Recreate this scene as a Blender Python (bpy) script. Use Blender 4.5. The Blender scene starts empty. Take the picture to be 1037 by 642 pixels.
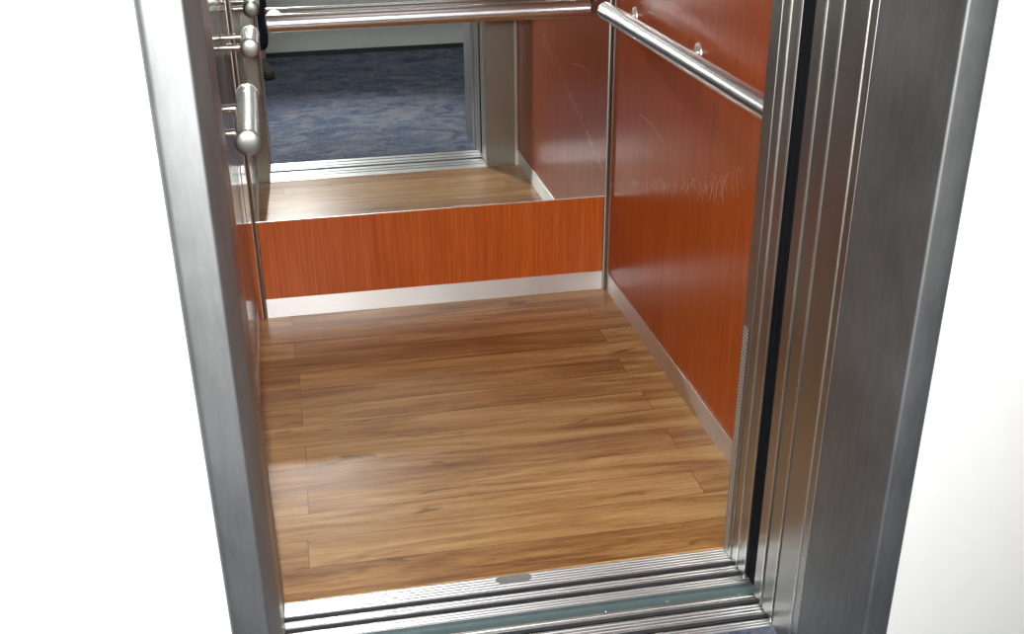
import bpy, bmesh, math, random
from mathutils import Vector, Matrix
random.seed(7)
C = bpy.context.scene.collection
scene = bpy.context.scene

# ------------------------------------------------------------------ layout (metres; x along the doorway, y into the cabin, z up)
XL, XR, YB = -0.018, 1.106, 1.4506       # cabin side walls and back wall
OL, OR = 0.032, 0.9665                     # clear opening
BB = 0.063                                # baseboard height
MB = 0.318                                # lower edge of the mirror
YJ = -0.585                               # front of the door frame on the landing
YW = -0.572                               # landing wall surface
ZC, ZL = 2.25, 2.60                       # cabin and landing ceilings
HD = 2.05                                 # door head height
RAIL_Z, RAIL_R = 0.900, 0.0236

# ------------------------------------------------------------------ materials
def new_mat(name):
    m = bpy.data.materials.new(name); m.use_nodes = True
    return m, m.node_tree.nodes, m.node_tree.links, m.node_tree.nodes['Principled BSDF']

def N(nt, t, **kw):
    n = nt.nodes.new(t)
    for k, v in kw.items():
        if k in n.inputs: n.inputs[k].default_value = v
        else: setattr(n, k, v)
    return n

def math_node(nt, op, a, b=None, c=None):
    n = nt.nodes.new('ShaderNodeMath'); n.operation = op
    for i, v in enumerate((a, b, c)):
        if v is None: continue
        if isinstance(v, (int, float)): n.inputs[i].default_value = v
        else: nt.links.new(v, n.inputs[i])
    return n.outputs[0]

def coords(nt, scale=(1, 1, 1)):
    tc = nt.nodes.new('ShaderNodeTexCoord')
    mp = nt.nodes.new('ShaderNodeMapping'); mp.inputs['Scale'].default_value = scale
    nt.links.new(tc.outputs['Object'], mp.inputs['Vector'])
    return mp.outputs['Vector']

def ramp(nt, fac, stops):
    r = nt.nodes.new('ShaderNodeValToRGB')
    e = r.color_ramp.elements
    while len(e) < len(stops): e.new(0.5)
    for el, (p, c) in zip(e, stops): el.position = p; el.color = (*c, 1)
    nt.links.new(fac, r.inputs['Fac'])
    return r.outputs['Color']

def lin(r, g, b):
    f = lambda c: (c/255/12.92) if c/255 <= .04045 else ((c/255+.055)/1.055)**2.4
    return (f(r), f(g), f(b))

def plain(name, col, rough=.5, metal=0., coat=0., var=.065, spec=.5):
    m, n, l, b = new_mat(name)
    nz = N(m.node_tree, 'ShaderNodeTexNoise', Scale=30., Detail=3.)
    l.new(coords(m.node_tree), nz.inputs['Vector'])
    lo = tuple(c*(1-var) for c in col); hi = tuple(min(1, c*(1+var)) for c in col)
    l.new(ramp(m.node_tree, nz.outputs['Fac'], [(.3, lo), (.7, hi)]), b.inputs['Base Color'])
    b.inputs['Roughness'].default_value = rough; b.inputs['Metallic'].default_value = metal
    b.inputs['Coat Weight'].default_value = coat; b.inputs['Specular IOR Level'].default_value = spec
    return m

def brushed(name, col, rough, scale, bump=.02, blotch=.06):
    """metal with fine brushing: noise squeezed along the brushing direction"""
    m, n, l, b = new_mat(name); nt = m.node_tree
    fine = N(nt, 'ShaderNodeTexNoise', Scale=1., Detail=4., Roughness=.7)
    l.new(coords(nt, scale), fine.inputs['Vector'])
    big = N(nt, 'ShaderNodeTexNoise', Scale=5., Detail=4.)
    l.new(coords(nt), big.inputs['Vector'])
    mixf = math_node(nt, 'MULTIPLY_ADD', fine.outputs['Fac'], .5, math_node(nt, 'MULTIPLY', big.outputs['Fac'], .5))
    lo = tuple(c*(1-blotch*2) for c in col); hi = tuple(min(1, c*(1+blotch)) for c in col)
    l.new(ramp(nt, mixf, [(.35, lo), (.65, hi)]), b.inputs['Base Color'])
    b.inputs['Metallic'].default_value = 1.
    rr = math_node(nt, 'MULTIPLY_ADD', big.outputs['Fac'], .16, rough-.08)
    l.new(rr, b.inputs['Roughness'])
    bp = N(nt, 'ShaderNodeBump', Strength=bump, Distance=.01)
    l.new(fine.outputs['Fac'], bp.inputs['Height']); l.new(bp.outputs['Normal'], b.inputs['Normal'])
    return m

def laminate(name, dark, mid, light, axis):
    """reddish wood-print laminate, grain running upright"""
    m, n, l, b = new_mat(name); nt = m.node_tree
    sc = (190, 190, 5.)
    g = N(nt, 'ShaderNodeTexNoise', Scale=1., Detail=5., Roughness=.65, Distortion=.4)
    l.new(coords(nt, sc), g.inputs['Vector'])
    g2 = N(nt, 'ShaderNodeTexNoise', Scale=1., Detail=3., Roughness=.55)
    l.new(coords(nt, (22, 22, 1.1)), g2.inputs['Vector'])
    f = math_node(nt, 'MULTIPLY_ADD', g.outputs['Fac'], .72, math_node(nt, 'MULTIPLY', g2.outputs['Fac'], .28))
    l.new(ramp(nt, f, [(.33, dark), (.5, mid), (.66, light)]), b.inputs['Base Color'])
    b.inputs['Roughness'].default_value = .30
    b.inputs['Specular IOR Level'].default_value = .22
    b.inputs['Coat Weight'].default_value = .12; b.inputs['Coat Roughness'].default_value = .14
    return m

def oak_planks():
    m, n, l, b = new_mat('oak_vinyl_planks'); nt = m.node_tree
    tc = nt.nodes.new('ShaderNodeTexCoord'); sp = nt.nodes.new('ShaderNodeSeparateXYZ')
    l.new(tc.outputs['Object'], sp.inputs[0])
    x, y = sp.outputs['X'], sp.outputs['Y']
    W, L = .1035, 1.838
    yr = math_node(nt, 'DIVIDE', math_node(nt, 'ADD', y, -.003+10*W), W)
    row = math_node(nt, 'FLOOR', yr); fy = math_node(nt, 'FRACT', yr)
    odd = math_node(nt, 'MODULO', row, 2.)
    # joints at x = .095 in odd rows and x = .985 in even rows
    off = math_node(nt, 'MULTIPLY_ADD', odd, -.919, 1.008)
    jit = N(nt, 'ShaderNodeTexWhiteNoise', noise_dimensions='1D'); l.new(row, jit.inputs['W'])
    off = math_node(nt, 'ADD', off, math_node(nt, 'MULTIPLY_ADD', jit.outputs['Value'], .016, -.008))
    xr = math_node(nt, 'DIVIDE', math_node(nt, 'ADD', math_node(nt, 'SUBTRACT', x, off), 5*L), L)
    col = math_node(nt, 'FLOOR', xr); fx = math_node(nt, 'FRACT', xr)
    bid = math_node(nt, 'MULTIPLY_ADD', row, 7.31, math_node(nt, 'MULTIPLY', col, 3.17))
    wn = N(nt, 'ShaderNodeTexWhiteNoise', noise_dimensions='1D'); l.new(bid, wn.inputs['W'])
    # grain: coordinates shifted per board
    cb = nt.nodes.new('ShaderNodeCombineXYZ')
    l.new(math_node(nt, 'ADD', x, math_node(nt, 'MULTIPLY', wn.outputs['Value'], 37.)), cb.inputs[0])
    l.new(y, cb.inputs[1]); l.new(bid, cb.inputs[2])
    def noise(scale, detail, rough, dist):
        mp = nt.nodes.new('ShaderNodeMapping'); mp.inputs['Scale'].default_value = scale
        l.new(cb.outputs[0], mp.inputs['Vector'])
        t = N(nt, 'ShaderNodeTexNoise', Scale=1., Detail=detail, Roughness=rough, Distortion=dist)
        l.new(mp.outputs[0], t.inputs['Vector']); return t.outputs['Fac']
    broad = noise((1.6, 15, 1), 3., .5, 1.8)
    streak = noise((3.5, 85, 1), 5., .62, 1.1)
    pores = noise((30, 420, 1), 3., .6, .2)
    f = math_node(nt, 'MULTIPLY', broad, .60)
    f = math_node(nt, 'MULTIPLY_ADD', streak, .34, f)
    f = math_node(nt, 'MULTIPLY_ADD', pores, .26, f)
    f = math_node(nt, 'ADD', f, math_node(nt, 'MULTIPLY_ADD', wn.outputs['Value'], .16, -.20))
    c = ramp(nt, f, [(.25, lin(104, 65, 30)), (.39, lin(147, 101, 54)), (.52, lin(180, 135, 82)), (.66, lin(200, 161, 108))])
    # dark knots and cracks
    kn = noise((6.5, 22, 1), 2., .5, .8)
    km = nt.nodes.new('ShaderNodeMapRange'); km.inputs[1].default_value = .665; km.inputs[2].default_value = .76
    l.new(kn, km.inputs[0])
    mx = N(nt, 'ShaderNodeMix', data_type='RGBA'); mx.inputs[7].default_value = (*lin(92, 48, 18), 1)
    l.new(math_node(nt, 'MULTIPLY', km.outputs[0], .75), mx.inputs[0]); l.new(c, mx.inputs[6])
    # joints between the boards
    ey = math_node(nt, 'MULTIPLY', math_node(nt, 'MINIMUM', fy, math_node(nt, 'SUBTRACT', 1., fy)), W)
    ex = math_node(nt, 'MULTIPLY', math_node(nt, 'MINIMUM', fx, math_node(nt, 'SUBTRACT', 1., fx)), L)
    e = math_node(nt, 'MINIMUM', ey, ex)
    seam = math_node(nt, 'LESS_THAN', e, .0009)
    mx2 = N(nt, 'ShaderNodeMix', data_type='RGBA'); mx2.inputs[7].default_value = (*lin(70, 44, 22), 1)
    l.new(math_node(nt, 'MULTIPLY', seam, .75), mx2.inputs[0]); l.new(mx.outputs[2], mx2.inputs[6])
    l.new(mx2.outputs[2], b.inputs['Base Color'])
    l.new(math_node(nt, 'MULTIPLY_ADD', streak, .14, .26), b.inputs['Roughness'])
    b.inputs['Specular IOR Level'].default_value = .42
    bp = N(nt, 'ShaderNodeBump', Strength=.12, Distance=.002)
    l.new(streak, bp.inputs['Height']); l.new(bp.outputs['Normal'], b.inputs['Normal'])
    return m

def carpet_mat():
    m, n, l, b = new_mat('blue_carpet'); nt = m.node_tree
    a = N(nt, 'ShaderNodeTexNoise', Scale=1., Detail=5., Roughness=.6, Distortion=1.6)
    l.new(coords(nt, (5, 6.5, 1)), a.inputs['Vector'])
    w = N(nt, 'ShaderNodeTexNoise', Scale=1., Detail=6., Roughness=.72, Distortion=2.6)
    l.new(coords(nt, (44, 40, 1)), w.inputs['Vector'])
    t = N(nt, 'ShaderNodeTexNoise', Scale=420., Detail=2.)
    l.new(coords(nt), t.inputs['Vector'])
    f = math_node(nt, 'MULTIPLY_ADD', a.outputs['Fac'], .40, math_node(nt, 'MULTIPLY', w.outputs['Fac'], .60))
    f = math_node(nt, 'MULTIPLY_ADD', t.outputs['Fac'], .16, math_node(nt, 'SUBTRACT', f, .08))
    c = ramp(nt, f, [(.36, lin(46, 58, 82)), (.46, lin(78, 90, 112)), (.54, lin(112, 114, 126)), (.66, lin(144, 140, 146))])
    l.new(c, b.inputs['Base Color'])
    b.inputs['Roughness'].default_value = .95; b.inputs['Specular IOR Level'].default_value = .1
    bp = N(nt, 'ShaderNodeBump', Strength=.6, Distance=.004)
    l.new(t.outputs['Fac'], bp.inputs['Height']); l.new(bp.outputs['Normal'], b.inputs['Normal'])
    return m

def perforated_mat():
    m, n, l, b = new_mat('perforated_steel'); nt = m.node_tree
    tc = nt.nodes.new('ShaderNodeTexCoord'); sp = nt.nodes.new('ShaderNodeSeparateXYZ')
    l.new(tc.outputs['Object'], sp.inputs[0])
    k = 2*math.pi/.0150
    s1 = math_node(nt, 'SINE', math_node(nt, 'MULTIPLY', math_node(nt, 'ADD', sp.outputs['Y'], sp.outputs['Z']), k))
    s2 = math_node(nt, 'SINE', math_node(nt, 'MULTIPLY', math_node(nt, 'SUBTRACT', sp.outputs['Y'], sp.outputs['Z']), k))
    hole = math_node(nt, 'GREATER_THAN', math_node(nt, 'MULTIPLY', s1, s2), .12)
    mx = N(nt, 'ShaderNodeMix', data_type='RGBA')
    mx.inputs[6].default_value = (.10, .09, .08, 1); mx.inputs[7].default_value = (.70, .69, .65, 1)
    l.new(hole, mx.inputs[0]); l.new(mx.outputs[2], b.inputs['Base Color'])
    b.inputs['Metallic'].default_value = .25
    b.inputs['Roughness'].default_value = .42
    return m

def emission(name, col, strength):
    m, n, l, b = new_mat(name)
    b.inputs['Base Color'].default_value = (.9, .9, .9, 1)
    b.inputs['Emission Color'].default_value = (*col, 1); b.inputs['Emission Strength'].default_value = strength
    return m

def brushed_flat(name, col, rough, aniso):
    m = brushed(name, col, rough, (8, 8, 900), .03, .03); nt = m.node_tree; b = nt.nodes['Principled BSDF']
    tg = nt.nodes.new('ShaderNodeTangent'); tg.direction_type = 'RADIAL'; tg.axis = 'Z'
    nt.links.new(tg.outputs[0], b.inputs['Tangent'])
    b.inputs['Anisotropic'].default_value = aniso; b.inputs['Anisotropic Rotation'].default_value = .25
    return m

def mirror_mat():
    m, n, l, b = new_mat('mirror_glass')
    b.inputs['Base Color'].default_value = (.76, .79, .77, 1); b.inputs['Metallic'].default_value = 1.
    b.inputs['Roughness'].default_value = 0.
    return m

M = {
 'wood': laminate('red_wood_laminate', lin(154, 66, 19), lin(176, 82, 27), lin(192, 98, 39), 'z'),
 'oak': oak_planks(), 'carpet': carpet_mat(), 'perf': perforated_mat(), 'mirror': mirror_mat(),
 'steel': brushed('brushed_steel', (.40, .40, .37), .40, (900, 900, 6)),
 'steel_front': brushed('brushed_steel_frame_front', (.27, .28, .285), .60, (60, 60, 14), .02, .10),
 'steel_line': brushed('bright_steel_edge', (.92, .92, .90), .36, (900, 900, 6)),  # highlight on the bevelled frame edge put into the pale base colour
 'rail': plain('polished_steel_tube', (.68, .67, .68), .27, 1., var=.01),
 'cap': plain('turned_steel_cap', (.46, .46, .43), .36, 1., var=.04),
 'steel_wall': brushed('polished_steel_panel', (.30, .26, .24), .14, (700, 700, 5), .02, .04),
 'alu': brushed_flat('brushed_aluminium', (.76, .76, .76), .46, .75),
 'sill': plain('ribbed_aluminium', (.76, .78, .80), .33, 1., var=.02),
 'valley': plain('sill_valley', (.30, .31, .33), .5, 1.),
 'groove': plain('groove_shadow_metal', (.42, .42, .44), .5, .3),
 'teal': plain('grey_green_gap_plate', (.13, .20, .20), .45, .3),
 'rubber': plain('black_rubber', (.006, .007, .009), .85, spec=.08),
 'dark': plain('dark_void', (.02, .02, .02), .8),
 'white': plain('white_wall_paint', (.74, .75, .74), .85, var=.01),
 'ceil': plain('white_ceiling_paint', (.78, .78, .76), .8),
 'edge': plain('polished_glass_edge', (.88, .88, .86), .22, .8),
 'glint_scratch': plain('pale_glint_and_scratch', (.92, .80, .70), .5),  # pale colour for the painted reflection and the real scratch
 'navy': plain('navy_cloth', (.012, .016, .035), .9),
 'skin': plain('skin', (.52, .30, .21), .55),
 'hair': plain('dark_hair', (.03, .02, .015), .7),
 'shoe': plain('grey_brown_shoe', (.11, .095, .075), .7),
 'sole': plain('dark_rubber_sole', (.03, .03, .03), .8),
 'body': plain('camera_plastic', (.03, .03, .033), .4),
 'eye': plain('eye_white', (.7, .7, .68), .3),
 'lip': plain('lip', (.40, .16, .13), .5),
}

# ------------------------------------------------------------------ mesh helpers
def box(bm, x0, x1, y0, y1, z0, z1):
    vs = [bm.verts.new(p) for p in ((x0,y0,z0),(x1,y0,z0),(x1,y1,z0),(x0,y1,z0),(x0,y0,z1),(x1,y0,z1),(x1,y1,z1),(x0,y1,z1))]
    for f in ((0,3,2,1),(4,5,6,7),(0,1,5,4),(1,2,6,5),(2,3,7,6),(3,0,4,7)):
        bm.faces.new([vs[i] for i in f])
    return vs

def prism(bm, pts, axis, a, b):
    """closed outline extruded along x ('x': pts are y,z) or z ('z': pts are x,y)"""
    mk = (lambda p, t: (t, p[0], p[1])) if axis == 'x' else (lambda p, t: (p[0], p[1], t))
    A = [bm.verts.new(mk(p, a)) for p in pts]; B = [bm.verts.new(mk(p, b)) for p in pts]
    n = len(pts)
    for i in range(n):
        bm.faces.new((A[i], A[(i+1) % n], B[(i+1) % n], B[i]))
    bm.faces.new(A[::-1]); bm.faces.new(B)

def frame_of(d):
    d = d.normalized(); u = d.orthogonal().normalized(); return u, d.cross(u)

def lathe(bm, p, d, prof, seg=40):
    """prof: list of (distance along d, radius)"""
    p, d = Vector(p), Vector(d).normalized(); u, v = frame_of(d)
    rings = []
    for t, r in prof:
        c = p + d*t
        if r < 1e-6: rings.append([bm.verts.new(c)])
        else: rings.append([bm.verts.new(c + (u*math.cos(2*math.pi*i/seg) + v*math.sin(2*math.pi*i/seg))*r) for i in range(seg)])
    for A, B in zip(rings, rings[1:]):
        for i in range(seg):
            j = (i+1) % seg
            if len(A) == 1 and len(B) > 1: bm.faces.new((A[0], B[j], B[i]))
            elif len(B) == 1 and len(A) > 1: bm.faces.new((A[i], A[j], B[0]))
            elif len(A) > 1: bm.faces.new((A[i], A[j], B[j], B[i]))
    for R in (rings[0], rings[-1]):
        if len(R) > 1: bm.faces.new(R)

def link(name, bm, mat, parent=None, smooth=False, bevel=0., seg=2, sharp=35):
    bmesh.ops.recalc_face_normals(bm, faces=bm.faces)
    me = bpy.data.meshes.new(name); bm.to_mesh(me); bm.free()
    o = bpy.data.objects.new(name, me); C.objects.link(o)
    me.materials.append(M[mat] if isinstance(mat, str) else mat)
    if smooth:
        for p in me.polygons: p.use_smooth = True
        try: me.set_sharp_from_angle(angle=math.radians(sharp))
        except Exception: pass
    if bevel:
        b = o.modifiers.new('bevel', 'BEVEL'); b.width = bevel; b.segments = seg; b.limit_method = 'ANGLE'
    if parent: o.parent = parent
    return o

def boxes(name, lst, mat, parent=None, bevel=0., seg=2):
    bm = bmesh.new()
    for b in lst: box(bm, *b)
    return link(name, bm, mat, parent, bevel=bevel, seg=seg)

def tag(o, label=None, cat=None, group=None, kind=None):
    if label: o['label'] = label
    if cat: o['category'] = cat
    if group: o['group'] = group
    if kind: o['kind'] = kind
    return o

def empty(name, loc=(0, 0, 0)):
    o = bpy.data.objects.new(name, None); o.empty_display_size = .05; C.objects.link(o); o.location = loc
    return o

def S(o, label, cat): return tag(o, label, cat, kind='structure')

# ------------------------------------------------------------------ the cabin shell
S(boxes('floor', [(XL, XR, 0., YB, -.03, 0.)], 'oak'), 'light oak plank floor of the lift cabin', 'floor')
S(boxes('wall_back', [(XL-.02, XR+.03, YB, YB+.03, -.03, ZC)], 'wood'), 'orange wood laminate back wall below the mirror', 'wall')
wr = S(boxes('wall_right', [(XR, XR+.03, -.044, YB, -.03, ZC)], 'wood'), 'scratched red wood laminate wall on the right of the cabin', 'wall')
S(boxes('wall_left', [(XL-.03, XL, -.11, YB, -.03, ZC)], 'steel_wall'), 'polished brownish steel wall on the left of the cabin', 'wall')
S(boxes('ceiling', [(XL-.03, XR+.03, -.11, YB+.03, ZC, ZC+.03)], 'ceil'), 'white cabin ceiling', 'ceiling')

# baseboards: aluminium strips
S(boxes('baseboard_back', [(XL+.014, XR-.014, YB-.004, YB, 0.0, BB)], 'alu', bevel=.0008), 'bright aluminium baseboard along the back wall', 'baseboard')
S(boxes('baseboard_right', [(XR-.004, XR, 0.001, YB-.014, 0.0, BB)], 'alu', bevel=.0008), 'grey aluminium baseboard along the right wall', 'baseboard')
S(boxes('baseboard_left', [(XL, XL+.003, 0.001, YB-.014, 0.0, BB)], 'alu', bevel=.0008), 'aluminium baseboard along the left wall', 'baseboard')

# corner trims
def corner(name, xs, sgn, label):
    bm = bmesh.new()
    w = .017
    pts = [(xs, YB), (xs, YB-w), (xs+sgn*.003, YB-w), (xs+sgn*.006, YB-w*.72), (xs+sgn*w*.62, YB-w*.42), (xs+sgn*w*.86, YB-.006), (xs+sgn*w, YB-.003), (xs+sgn*w, YB)]
    prism(bm, pts, 'z', 0.0, ZC)
    return S(link(name, bm, 'steel'), label, 'trim')
corner('trim_1', XR, -1, 'grey steel corner strip between the mirror and the right wall')
corner('trim_2', XL+.013, 1, 'steel corner strip between the mirror and the left wall')

# front returns either side of the opening
bm = bmesh.new(); box(bm, OR, XR, -.043, 0., 0., ZC)
rt = S(link('wall_front_right', bm, 'steel', bevel=.0015), 'brushed steel front panel right of the cabin doorway', 'wall')
boxes('perforated_strip', [(OR-.0012, OR, -.030, -.006, .012, .530)], 'perf', rt)
boxes('edge_strip', [(XR-.016, XR-.004, 0.0005, .004, 0.0, ZC)], 'steel_line', rt)
bm = bmesh.new(); box(bm, XL, OL, -.105, 0., 0., ZC)
lt = S(link('wall_front_left', bm, 'steel', bevel=.0015), 'brushed steel front panel left of the cabin doorway', 'wall')
boxes('perforated_strip', [(OL, OL+.0012, -.045, -.006, .012, .530)], 'perf', lt)
S(boxes('wall_front_top', [(OL, OR, -.043, 0., HD, ZC)], 'steel'), 'steel panel over the cabin doorway', 'wall')

# ------------------------------------------------------------------ mirror
bm = bmesh.new(); box(bm, XL+.001, XR-.0155, YB-.006, YB-.0005, MB, 2.05)
mir = tag(link('wall_mirror', bm, 'mirror'), 'large wall mirror above the orange panel on the back wall', 'mirror')
boxes('polished_edge', [(XL+.001, XR-.0155, YB-.0068, YB-.0005, MB-.003, MB)], 'edge', mir, bevel=.0011)
bm = bmesh.new()
for cx in (.60, .72):
    lathe(bm, (cx, YB-.0075, MB+.0015), (0, 1, 0), [(0, .0035), (.003, .0035)], 12)
bm.free()
boxes('chip_glint', [(.605, .655, YB-.0072, YB-.006, MB-.001, MB+.0035)], 'edge', mir)  # glints along the chipped mirror edge put in as pale pieces
boxes('chip_glint', [(.715, .738, YB-.0072, YB-.006, MB-.001, MB+.003)], 'edge', mir)

# ------------------------------------------------------------------ handrails
def cap_prof(r):
    return [(0, r*1.02), (-.003, r*1.02), (-.0042, r*.97), (-.0060, r*.80), (-.0072, r*.55), (-.0078, r*.28), (-.0080, 0)]
def rail(name, p0, p1, label, stubs, wall_dir, wall_dist, caps=(True, True), rosette=True):
    p0, p1 = Vector(p0), Vector(p1); d = (p1-p0).normalized(); L = (p1-p0).length
    root = tag(empty(name, p0), label, 'handrail', 'steel handrails of the lift cabin')
    def put(nm, bm, mt, parent=root, **k):
        bm.transform(Matrix.Translation(-p0)); return link(nm, bm, mt, parent, smooth=True, **k)
    bm = bmesh.new(); lathe(bm, p0, d, [(0, RAIL_R), (L, RAIL_R)]); put('tube', bm, 'rail')
    for on, p, dd in ((caps[0], p0, d), (caps[1], p1, -d)):
        if on:
            bm = bmesh.new(); lathe(bm, p, dd, cap_prof(RAIL_R*1.0)); put('end_cap', bm, 'cap', sharp=40)
    w = Vector(wall_dir)
    for t, dz in stubs:
        q = p0 + d*t + Vector((0, 0, dz))
        bm = bmesh.new(); lathe(bm, q + w*(RAIL_R*.6), w, [(0, .0075), (wall_dist-RAIL_R*.6-.001, .0075)], 20)
        st = put('bracket', bm, 'rail')
        if rosette:
            bm = bmesh.new(); lathe(bm, q + w*(wall_dist-.0055), w, [(0, .018), (.0012, .0225), (.005, .0235)], 32); put('wall_plate', bm, 'steel_line', st)
    return root
rail('handrail', (XR-.060, .060, RAIL_Z), (XR-.060, 1.327, RAIL_Z), 'long steel tube handrail on the right wall', [(.155, -.002), (.660, -.002), (1.180, -.002)], (1, 0, 0), .060)
rail('handrail', (.106, YB-.060, RAIL_Z), (1.010, YB-.060, RAIL_Z), 'steel tube handrail across the mirror on the back wall', [(.018, .006), (.886, .002)], (0, 1, 0), .054)
rail('handrail', (.061, .175, RAIL_Z), (.057, .545, RAIL_Z), 'short steel handrail on the left wall nearest the doorway', [(.070, 0), (.265, 0)], (-1, 0, 0), .076, rosette=False)
rail('handrail', (.059, 1.062, RAIL_Z), (.059, 1.235, RAIL_Z), 'short steel handrail on the left wall beside the mirror', [(.018, 0), (.155, 0)], (-1, 0, 0), .076, rosette=False)

# ------------------------------------------------------------------ right-hand laminate: mirror-edge reflection put in as pale strokes, plus a scratch
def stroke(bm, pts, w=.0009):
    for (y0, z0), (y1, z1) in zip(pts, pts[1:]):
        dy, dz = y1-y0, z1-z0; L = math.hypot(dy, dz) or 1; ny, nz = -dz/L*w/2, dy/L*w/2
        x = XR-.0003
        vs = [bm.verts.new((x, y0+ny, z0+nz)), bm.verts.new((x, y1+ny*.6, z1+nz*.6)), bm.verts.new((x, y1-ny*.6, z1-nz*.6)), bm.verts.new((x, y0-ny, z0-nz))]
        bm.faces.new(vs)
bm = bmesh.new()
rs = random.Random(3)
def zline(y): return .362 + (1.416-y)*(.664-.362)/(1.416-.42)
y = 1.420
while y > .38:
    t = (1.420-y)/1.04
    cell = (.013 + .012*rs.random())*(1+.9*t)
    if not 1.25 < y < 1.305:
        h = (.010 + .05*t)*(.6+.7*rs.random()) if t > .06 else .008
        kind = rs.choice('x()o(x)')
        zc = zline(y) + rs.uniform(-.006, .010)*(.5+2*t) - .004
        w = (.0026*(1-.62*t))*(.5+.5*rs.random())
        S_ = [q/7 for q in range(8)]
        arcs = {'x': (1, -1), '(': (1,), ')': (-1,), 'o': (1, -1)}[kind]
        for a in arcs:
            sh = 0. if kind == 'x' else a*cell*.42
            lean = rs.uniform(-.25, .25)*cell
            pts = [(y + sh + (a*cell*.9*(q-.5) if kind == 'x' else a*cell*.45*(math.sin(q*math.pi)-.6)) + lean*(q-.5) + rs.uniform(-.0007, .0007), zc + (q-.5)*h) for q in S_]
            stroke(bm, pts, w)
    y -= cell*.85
tag(link('mirror_edge_glints', bm, 'glint_scratch', wr), 'row of fine pale curved strokes, painted reflection of the mirror edge', kind='stuff')
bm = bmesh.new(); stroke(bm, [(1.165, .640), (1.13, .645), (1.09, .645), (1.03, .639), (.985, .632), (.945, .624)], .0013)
tag(link('scratch', bm, 'glint_scratch', wr), 'single pale slanting scratch')

# ------------------------------------------------------------------ sills
def ribbed(y0, y1, grooves, pitch=.0086, deep=.011):
    """outline (y, z) of a ribbed sill from y0 (cabin side) to y1 with door grooves"""
    pts = [(y0, -.03)]
    y = y0
    edges = sorted(grooves, reverse=True)
    def ribs(a, b):
        n = max(1, round((a-b)/pitch)); p = (a-b)/n
        for i in range(n):
            s = a-i*p
            pts.append((s, -.0026))
            for q in range(13):
                t = -1 + q/6; pts.append((s-(.60+.385*t)*p, -.0026*(1-math.sqrt(max(0., 1-t*t)))))
    for g0, g1 in edges:
        ribs(y, g0); pts.append((g0, 0.)); pts.append((g0, -deep)); pts.append((g1, -deep)); pts.append((g1, 0.)); y = g1
    ribs(y, y1); pts.append((y1, 0.)); pts.append((y1, -.03))
    return pts
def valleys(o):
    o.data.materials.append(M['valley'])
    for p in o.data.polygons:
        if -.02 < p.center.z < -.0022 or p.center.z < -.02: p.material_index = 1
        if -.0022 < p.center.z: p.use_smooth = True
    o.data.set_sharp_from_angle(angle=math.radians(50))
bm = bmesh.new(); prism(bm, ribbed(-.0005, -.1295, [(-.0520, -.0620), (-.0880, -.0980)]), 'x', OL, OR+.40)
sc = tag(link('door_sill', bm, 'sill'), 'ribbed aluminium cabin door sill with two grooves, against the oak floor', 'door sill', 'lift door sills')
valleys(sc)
boxes('groove_floor', [(OL, OR+.40, -.062, -.052, -.0125, -.0108)], 'groove', sc)
boxes('groove_floor', [(OL, OR+.40, -.098, -.088, -.0125, -.0108)], 'groove', sc)
bm = bmesh.new()
pl = []
for i in range(9): a = math.pi/2 + math.pi*i/8; pl.append((.4765+.0105*math.cos(a)*1.03, -.0165+.0105*math.sin(a)))
for i in range(9): a = -math.pi/2 + math.pi*i/8; pl.append((.5310+.0105*math.cos(a)*1.03, -.0165+.0105*math.sin(a)))
prism(bm, pl, 'z', -.002, .0004)
tag(link('cover_plate', bm, plain('dull_zinc', (.34, .36, .35), .55, .7), sc), 'dull grey oval plate')
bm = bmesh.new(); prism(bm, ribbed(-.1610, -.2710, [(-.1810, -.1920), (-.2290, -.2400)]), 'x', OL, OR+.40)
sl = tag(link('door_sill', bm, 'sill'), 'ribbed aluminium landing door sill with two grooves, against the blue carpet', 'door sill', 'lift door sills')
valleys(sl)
boxes('groove_floor', [(OL, OR+.40, -.1920, -.1810, -.0125, -.0108)], 'groove', sl)
boxes('groove_floor', [(OL, OR+.40, -.240, -.229, -.0125, -.0108)], 'groove', sl)
gp = tag(boxes('gap_plate', [(OL, OR+.40, -.1609, -.1296, -.030, -.009)], 'teal'), 'grey-green strip in the gap between the two door sills', 'gap plate')
bm = bmesh.new()
for k, (x, yy) in enumerate(((.545, -.157), (.665, -.153), (.795, -.143), (.945, -.153))):
    bm = bmesh.new(); lathe(bm, (x, yy, -.0092), (0, 0, 1), [(0, .0030), (.0016, .0028), (.0026, .0015), (.0029, 0)], 10)
    link('screw_head', bm, 'edge', gp, smooth=True)

# ------------------------------------------------------------------ retracted door panels (telescopic, slid to the right)
def door(name, y0, y1, xe, label, seal=None):
    bm = bmesh.new(); box(bm, xe, OR+.44, y1, y0, .004, HD+.02)
    o = S(link(name, bm, 'steel', bevel=.0018), label, 'door')
    boxes('edge_fold', [(xe-.0015, xe, y1, y1+.0035, .004, HD+.02)], 'steel_line', o)
    if seal:
        for a, b in seal:
            bm = bmesh.new(); box(bm, xe-.0005, xe+.03, b, a, .020, HD+.02)
            link('rubber_seal', bm, 'rubber', o, bevel=.002)
    return o
door('door_1', -.0465, -.0780, OR+.001, 'steel cabin door panel retracted nearest the oak floor')
door('door_2', -.0820, -.1190, OR+.001, 'steel cabin door panel with black rubber edge', seal=((-.1210, -.1400), (-.1430, -.1630)))
door('door_3', -.1670, -.2060, OR+.001, 'steel landing door panel beside the black rubber edge')
door('door_4', -.2130, -.2620, OR+.001, 'steel landing door panel beside the wide door frame')

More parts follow.
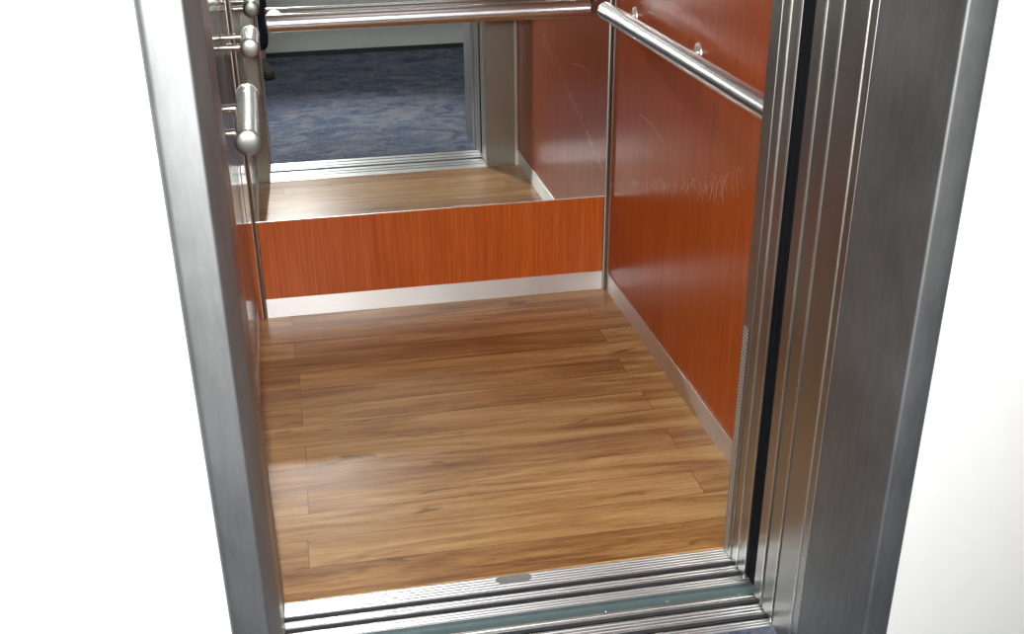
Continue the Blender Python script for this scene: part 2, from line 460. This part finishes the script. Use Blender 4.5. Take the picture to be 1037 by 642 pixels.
# ------------------------------------------------------------------ landing door frame
def jamb(name, inner, outer, yin, label, mirror):
    root = S(empty(name, (inner, YJ, 0)), label, 'door frame')
    off = Matrix.Translation((-inner, -YJ, 0))
    s = 1 if outer > inner else -1
    r = .005
    pts = [(inner, yin), (inner, YJ+r)]
    for i in range(1, 5):
        a = math.pi/2*i/4; pts.append((inner+s*r*(1-math.cos(a)), YJ+r*(1-math.sin(a))))
    ro = .010
    pts.append((outer-s*ro, YJ))
    for i in range(1, 6):
        a = math.pi/2*i/5; pts.append((outer-s*ro*(1-math.sin(a)), YJ+ro*(1-math.cos(a))))
    pts += [(outer, YW+.10), (outer-s*.02, YW+.10), (outer-s*.02, yin)]
    bm = bmesh.new(); prism(bm, pts, 'z', 0., HD); bm.transform(off)
    o = link('frame_casing', bm, 'steel_front', root, smooth=True, sharp=25)
    return root, off
jr, off = jamb('door_frame_right', OR, OR+.046, -.3705, 'wide brushed steel door frame on the right of the doorway', False)
def jpart(nm, b, mat, root, off, bevel=0.):
    bm = bmesh.new(); box(bm, *b); bm.transform(off); return link(nm, bm, mat, root, bevel=bevel)
jpart('inner_lining', (OR, .990, -.3420, -.2685, 0., HD), 'steel', jr, off, .0015)
jpart('edge_bead', (OR-.0015, .988, -.3462, -.3425, 0., HD), 'steel_line', jr, off, .0008)
jpart('cover_strip', (OR, .990, -.3672, -.3466, 0., HD), 'steel', jr, off, .0015)
jpart('edge_bead', (OR-.0008, .988, -.3700, -.3676, 0., HD), 'steel_line', jr, off, .0006)
jl, off = jamb('door_frame_left', OL+.008, -.014, -.300, 'brushed steel door frame on the left, against the white wall', True)
jpart('inner_lining', (.005, OL+.004, -.297, -.1675, 0., HD), 'steel', jl, off, .0015)
jpart('edge_bead', (.010, OL+.0055, -.3000, -.2975, 0., HD), 'steel_line', jl, off, .0006)
jpart('rubber_seal', (.005, OL+.002, -.1670, -.1420, 0.002, HD), 'rubber', jl, off, .003)
jpart('edge_bead', (.005, OL+.001, -.1410, -.1310, 0.002, HD), 'steel_line', jl, off, .0015)
S(boxes('door_frame_top', [(-.014, OR+.046, YJ, -.30, HD, HD+.05)], 'steel_front', bevel=.004), 'steel head of the landing door frame', 'door frame')
S(boxes('trim_3', [(-.014, OR+.44, -.290, -.046, HD+.02, HD+.05)], 'steel'), 'steel track cover over the sliding doors', 'trim')

# ------------------------------------------------------------------ the landing
LX0, LX1, LYF = -2.2, 3.2, -2.635
bm = bmesh.new()
box(bm, LX0, LX1, LYF, YW, -.03, 0.)
box(bm, OL+.008, OR, YW, -.2712, -.03, .003)
S(link('floor_landing', bm, 'carpet'), 'blue patterned carpet of the landing', 'carpet')
bm = bmesh.new()
box(bm, LX0, -.014, YW, -.46, -.03, ZL); box(bm, OR+.046, LX1, YW, -.46, -.03, ZL); box(bm, -.014, OR+.046, YW, -.46, HD+.05, ZL)
S(link('wall_landing_front', bm, 'white'), 'white landing wall around the lift doorway', 'wall')
S(boxes('wall_landing_back', [(LX0, LX1, LYF-.05, LYF, -.03, ZL)], 'white'), 'white landing wall opposite the lift, seen in the mirror', 'wall')
S(boxes('baseboard_landing', [(LX0, LX1, LYF, LYF+.012, 0., .028)], plain('dark_green_baseboard', (.02, .035, .03), .5)), 'dark baseboard along the landing wall opposite the lift', 'baseboard')
S(boxes('wall_landing_left', [(LX0-.05, LX0, LYF, YW, -.03, ZL)], 'white'), 'white end wall of the landing', 'wall')
S(boxes('wall_landing_right', [(LX1, LX1+.05, LYF, YW, -.03, ZL)], 'white'), 'white far end wall of the landing', 'wall')
S(boxes('ceiling_landing', [(LX0, LX1, LYF, YW, ZL, ZL+.05)], 'ceil'), 'white landing ceiling', 'ceiling')

# ------------------------------------------------------------------ lamps
def panel_light(name, x0, x1, y0, y1, z, strength, col, label):
    root = tag(empty(name, ((x0+x1)/2, (y0+y1)/2, z)), label, 'lamp')
    o = Matrix.Translation((-(x0+x1)/2, -(y0+y1)/2, -z))
    bm = bmesh.new(); t = .02
    for b in ((x0-t, x1+t, y0-t, y0, z-.02, z), (x0-t, x1+t, y1, y1+t, z-.02, z), (x0-t, x0, y0, y1, z-.02, z), (x1, x1+t, y0, y1, z-.02, z)): box(bm, *b)
    bm.transform(o); link('frame', bm, 'alu', root)
    bm = bmesh.new(); box(bm, x0, x1, y0, y1, z-.014, z-.004); bm.transform(o)
    link('diffuser', bm, emission(name+'_glow', col, strength), root)
panel_light('ceiling_light', .22, .86, .35, 1.05, ZC, 1.1, (1, .97, .91), 'square light panel in the cabin ceiling')
panel_light('ceiling_light_landing', .0, 1.2, -2.25, -1.75, ZL, 6.0, (1, .97, .92), 'long light panel in the landing ceiling')

# ------------------------------------------------------------------ the photographer (seen only in the mirror)
def skin_mesh(name, verts, edges, radii, mat, parent=None, root=0, sub=2):
    me = bpy.data.meshes.new(name); me.from_pydata([Vector(v) for v in verts], edges, [])
    o = bpy.data.objects.new(name, me); C.objects.link(o)
    sk = o.modifiers.new('skin', 'SKIN'); sk.use_smooth_shade = True
    if not me.skin_vertices: me.attributes  # layer is made by the modifier
    lay = me.skin_vertices[0].data if me.skin_vertices else None
    if lay is None:
        bm = bmesh.new(); bm.from_mesh(me); bm.verts.layers.skin.verify(); bm.to_mesh(me); bm.free(); lay = me.skin_vertices[0].data
    for k, r_ in enumerate(radii):
        lay[k].radius = r_ if isinstance(r_, tuple) else (r_, r_)
        lay[k].use_root = (k == root)
    ss = o.modifiers.new('subsurf', 'SUBSURF'); ss.levels = sub; ss.render_levels = sub
    dg = bpy.context.evaluated_depsgraph_get(); dg.update()
    m2 = bpy.data.meshes.new_from_object(o.evaluated_get(dg)); m2.name = name
    o.modifiers.clear(); o.data = m2
    m2.materials.clear(); m2.materials.append(M[mat])
    for p in m2.polygons: p.use_smooth = True
    if parent: o.parent = parent
    return o

def chain(pts, radii):
    return [tuple(p) for p in pts], [(i, i+1) for i in range(len(pts)-1)], list(radii)

PX, PY = -.096, -2.150                     # middle of the figure, standing behind the lens
V_, E_, R_ = [], [], []
def addv(p, r_): V_.append(p); R_.append(r_); return len(V_)-1
pel = addv((PX, PY, .93), (.155, .115))
wai = addv((PX, PY, 1.10), (.140, .105)); E_.append((pel, wai))
che = addv((PX, PY-.005, 1.30), (.165, .115)); E_.append((wai, che))
clav = addv((PX, PY, 1.43), (.105, .080)); E_.append((che, clav))
nck = addv((PX, PY+.012, 1.50), .056); E_.append((clav, nck))
nk2 = addv((PX+.005, PY+.028, 1.56), .055); E_.append((nck, nk2))
hd1 = addv((PX+.010, PY+.045, 1.62), (.066, .082)); E_.append((nk2, hd1))
hd2 = addv((PX+.012, PY+.050, 1.69), (.076, .092)); E_.append((hd1, hd2))
hd3 = addv((PX+.012, PY+.040, 1.745), (.055, .068)); E_.append((hd2, hd3))
ARM = {1: [(PX+.185, PY+.005, 1.395), (PX+.245, PY+.075, 1.18), (PX+.316, PY+.160, 1.30), (PX+.343, PY+.192, 1.345)],
       -1: [(PX-.185, PY+.005, 1.395), (PX-.190, PY+.120, 1.17), (PX+.030, PY+.180, 1.29), (PX+.097, PY+.192, 1.340)]}
for sd in (1, -1):
    q = clav
    for p, r_ in zip(ARM[sd], (.060, .044, .031, .027)):
        k = addv(p, r_); E_.append((q, k)); q = k
    palm = addv(tuple(Vector(ARM[sd][3]) + Vector((-.006*sd, .022, .045))), (.036, .018)); E_.append((q, palm))
    h = addv((PX+.095*sd, PY, .86), (.095, .100)); E_.append((pel, h))
    fx = PX + (.098 if sd == 1 else -.120)
    kn = addv((fx-.004*sd, PY+.020, .49), (.060, .064)); E_.append((h, kn))
    ca = addv((fx, PY-.010, .32), (.052, .056)); E_.append((kn, ca))
    an = addv((fx, PY-.022, .095), (.034, .038)); E_.append((ca, an))
    hl = addv((fx, PY-.020, .050), (.030, .030)); E_.append((an, hl))
    to = addv((fx+.030*sd, PY+.110, .032), (.030, .018)); E_.append((hl, to))
person = skin_mesh('person', V_, E_, R_, 'skin', root=pel)
tag(person, 'person in dark navy clothes standing on the blue carpet, a strip seen in the mirror', 'person')
def under(o): o.parent = person; return o
# clothes follow the body
V2, E2, R2 = [], [], []
def add2(p, r_): V2.append(p); R2.append(r_); return len(V2)-1
a0 = add2((PX, PY, .955), (.172, .132))
for sd in (1, -1):
    fx = PX + (.098 if sd == 1 else -.120)
    q = a0
    for p, r_ in (((PX+.097*sd, PY, .85), (.108, .112)), ((fx-.004*sd, PY+.018, .50), (.076, .080)), ((fx+.002*sd, PY-.008, .33), (.070, .074)), ((fx-.002*sd, PY-.016, .180), (.062, .066)), ((fx-.002*sd, PY-.018, .130), (.050, .054))):
        k = add2(p, r_); E2.append((q, k)); q = k
under(skin_mesh('trousers', V2, E2, R2, 'navy', root=a0))
V2, E2, R2 = [], [], []
b0 = add2((PX, PY, .97), (.180, .140)); b1 = add2((PX, PY, 1.12), (.160, .124)); b2 = add2((PX, PY-.005, 1.30), (.182, .132)); b3 = add2((PX, PY, 1.435), (.115, .092)); b4 = add2((PX, PY+.008, 1.485), (.066, .066))
E2 += [(b0, b1), (b1, b2), (b2, b3), (b3, b4)]
for sd in (1, -1):
    q = b3
    for p, r_ in zip(ARM[sd][:3], (.074, .056, .041)):
        k = add2(p, r_); E2.append((q, k)); q = k
under(skin_mesh('jacket', V2, E2, R2, 'navy', root=b0))
v, e, r_ = chain([(PX+.012, PY+.020, 1.665), (PX+.012, PY+.018, 1.72), (PX+.012, PY+.036, 1.768)], [(.078, .082), (.084, .088), (.060, .070)])
under(skin_mesh('hair', v, e, r_, 'hair'))
v, e, r_ = chain([(PX+.013, PY+.128, 1.672), (PX+.013, PY+.142, 1.650), (PX+.013, PY+.146, 1.634)], [.008, .011, .013])
under(skin_mesh('nose', v, e, r_, 'skin'))
v, e, r_ = chain([(PX-.008, PY+.122, 1.606), (PX+.012, PY+.127, 1.606), (PX+.032, PY+.122, 1.606)], [.005, .008, .005])
under(skin_mesh('mouth', v, e, r_, 'lip'))
for sx in (-.020, .044):
    bm = bmesh.new(); bmesh.ops.create_uvsphere(bm, u_segments=16, v_segments=10, radius=.0115); bm.transform(Matrix.Translation((PX+sx, PY+.120, 1.672)))
    eye = link('eye', bm, 'eye', person, smooth=True)
    bm = bmesh.new(); bmesh.ops.create_uvsphere(bm, u_segments=12, v_segments=8, radius=.006); bm.transform(Matrix.Translation((PX+sx, PY+.128, 1.671)))
    link('iris', bm, 'body', eye, smooth=True)
for sx in (-.070, .094):
    v, e, r_ = chain([(PX+sx, PY+.035, 1.685), (PX+sx*1.04, PY+.028, 1.665), (PX+sx, PY+.035, 1.640)], [(.010, .018), (.010, .020), (.008, .012)])
    under(skin_mesh('ear', v, e, r_, 'skin'))
for sd in (1, -1):
    fx = PX + (.098 if sd == 1 else -.120)
    v, e, r_ = chain([(fx-.006*sd, PY-.062, .046), (fx, PY-.020, .052), (fx+.016*sd, PY+.050, .050), (fx+.032*sd, PY+.120, .040), (fx+.056*sd, PY+.165, .034)],
                     [(.034, .036), (.042, .046), (.042, .040), (.044, .030), (.030, .022)])
    sh = under(skin_mesh('shoe', v, e, r_, 'shoe'))
    v, e, r_ = chain([(fx-.006*sd, PY-.070, .012), (fx, PY-.020, .012), (fx+.016*sd, PY+.050, .012), (fx+.032*sd, PY+.120, .012), (fx+.057*sd, PY+.172, .012)],
                     [(.034, .012), (.042, .012), (.042, .012), (.047, .012), (.030, .012)])
    skin_mesh('shoe_sole', v, e, r_, 'sole', sh)
    # four fingers and a thumb closed round the camera
    base = Vector(ARM[sd][3]) + Vector((-.006*sd, .022, .045))
    for q in range(4):
        ln = (.026, .029, .028, .022)[q]
        b_ = base + Vector((.004*sd, .012, .020-.019*q))
        v, e, r_ = chain([b_, b_+Vector((-.006*sd, ln*.75, .002)), b_+Vector((-.026*sd, ln*1.0, .002)), b_+Vector((-.044*sd, ln*.92, .001))], [.0095, .0090, .0083, .0070])
        under(skin_mesh('finger', v, e, r_, 'skin'))
    v, e, r_ = chain([base+Vector((.002*sd, -.012, -.020)), base+Vector((-.010*sd, -.052, -.004)), base+Vector((-.040*sd, -.054, .012))], [.0115, .0100, .0085])
    under(skin_mesh('thumb', v, e, r_, 'skin'))

# the compact camera in the hands (its lens is where this picture is taken from)
bm = bmesh.new(); box(bm, .056, .196, -1.972, -1.940, 1.405, 1.497)
cb = tag(link('compact_camera', bm, 'body', bevel=.006, seg=3), 'small black camera held up by the person in navy', 'camera')
bm = bmesh.new(); lathe(bm, (.1398, -1.941, 1.4553), (0, 1, 0), [(0, .026), (.010, .026), (.011, .022), (.016, .021), (.016, .016)], 32)
link('lens_barrel', bm, 'rail', cb, smooth=True)
boxes('flash_window', [(.088, .122, -1.9405, -1.938, 1.476, 1.492)], 'edge', cb, bevel=.0008)

# ------------------------------------------------------------------ camera
cx, cy, cz, yaw, pit, rol, f = .1398, -1.9095, 1.4553, .1715, .4769, -.0203, 1158.36
F = Vector((math.sin(yaw)*math.cos(pit), math.cos(yaw)*math.cos(pit), -math.sin(pit)))
R0 = Vector((math.cos(yaw), -math.sin(yaw), 0)); U0 = R0.cross(F)
R = R0*math.cos(rol) + U0*math.sin(rol); U = U0*math.cos(rol) - R0*math.sin(rol)
cam = bpy.data.cameras.new('camera'); co = bpy.data.objects.new('camera', cam); C.objects.link(co)
co.matrix_world = Matrix(((R.x, U.x, -F.x, cx), (R.y, U.y, -F.y, cy), (R.z, U.z, -F.z, cz), (0, 0, 0, 1)))
cam.sensor_fit = 'HORIZONTAL'; cam.sensor_width = 36; cam.lens = f/1037*36
cam.shift_x = 19.6/1037; cam.shift_y = 66.3/1037; cam.clip_start = .01
scene.camera = co

# flash beside the lens
fl = bpy.data.lights.new('camera_flash', 'SPOT'); fl.energy = 240; fl.color = (1, .985, .965); fl.shadow_soft_size = .032
fl.spot_size = math.radians(105); fl.spot_blend = .9
fo = bpy.data.objects.new('camera_flash', fl); C.objects.link(fo)
fo.location = (.105, -1.900, 1.488)
fo.rotation_euler = F.to_track_quat('-Z', 'Y').to_euler()

# world: faint grey
w = bpy.data.worlds.new('world'); scene.world = w; w.use_nodes = True
w.node_tree.nodes['Background'].inputs['Color'].default_value = (.5, .52, .55, 1)
w.node_tree.nodes['Background'].inputs['Strength'].default_value = .05

scene.view_settings.view_transform = 'Standard'
scene.view_settings.look = 'None'
scene.view_settings.exposure = 0.0
cy_ = scene.cycles
cy_.max_bounces = 16; cy_.glossy_bounces = 10; cy_.diffuse_bounces = 5
cy_.blur_glossy = 0.0
cy_.sample_clamp_indirect = 0.0
cy_.use_guiding = True
cy_.use_denoising = True
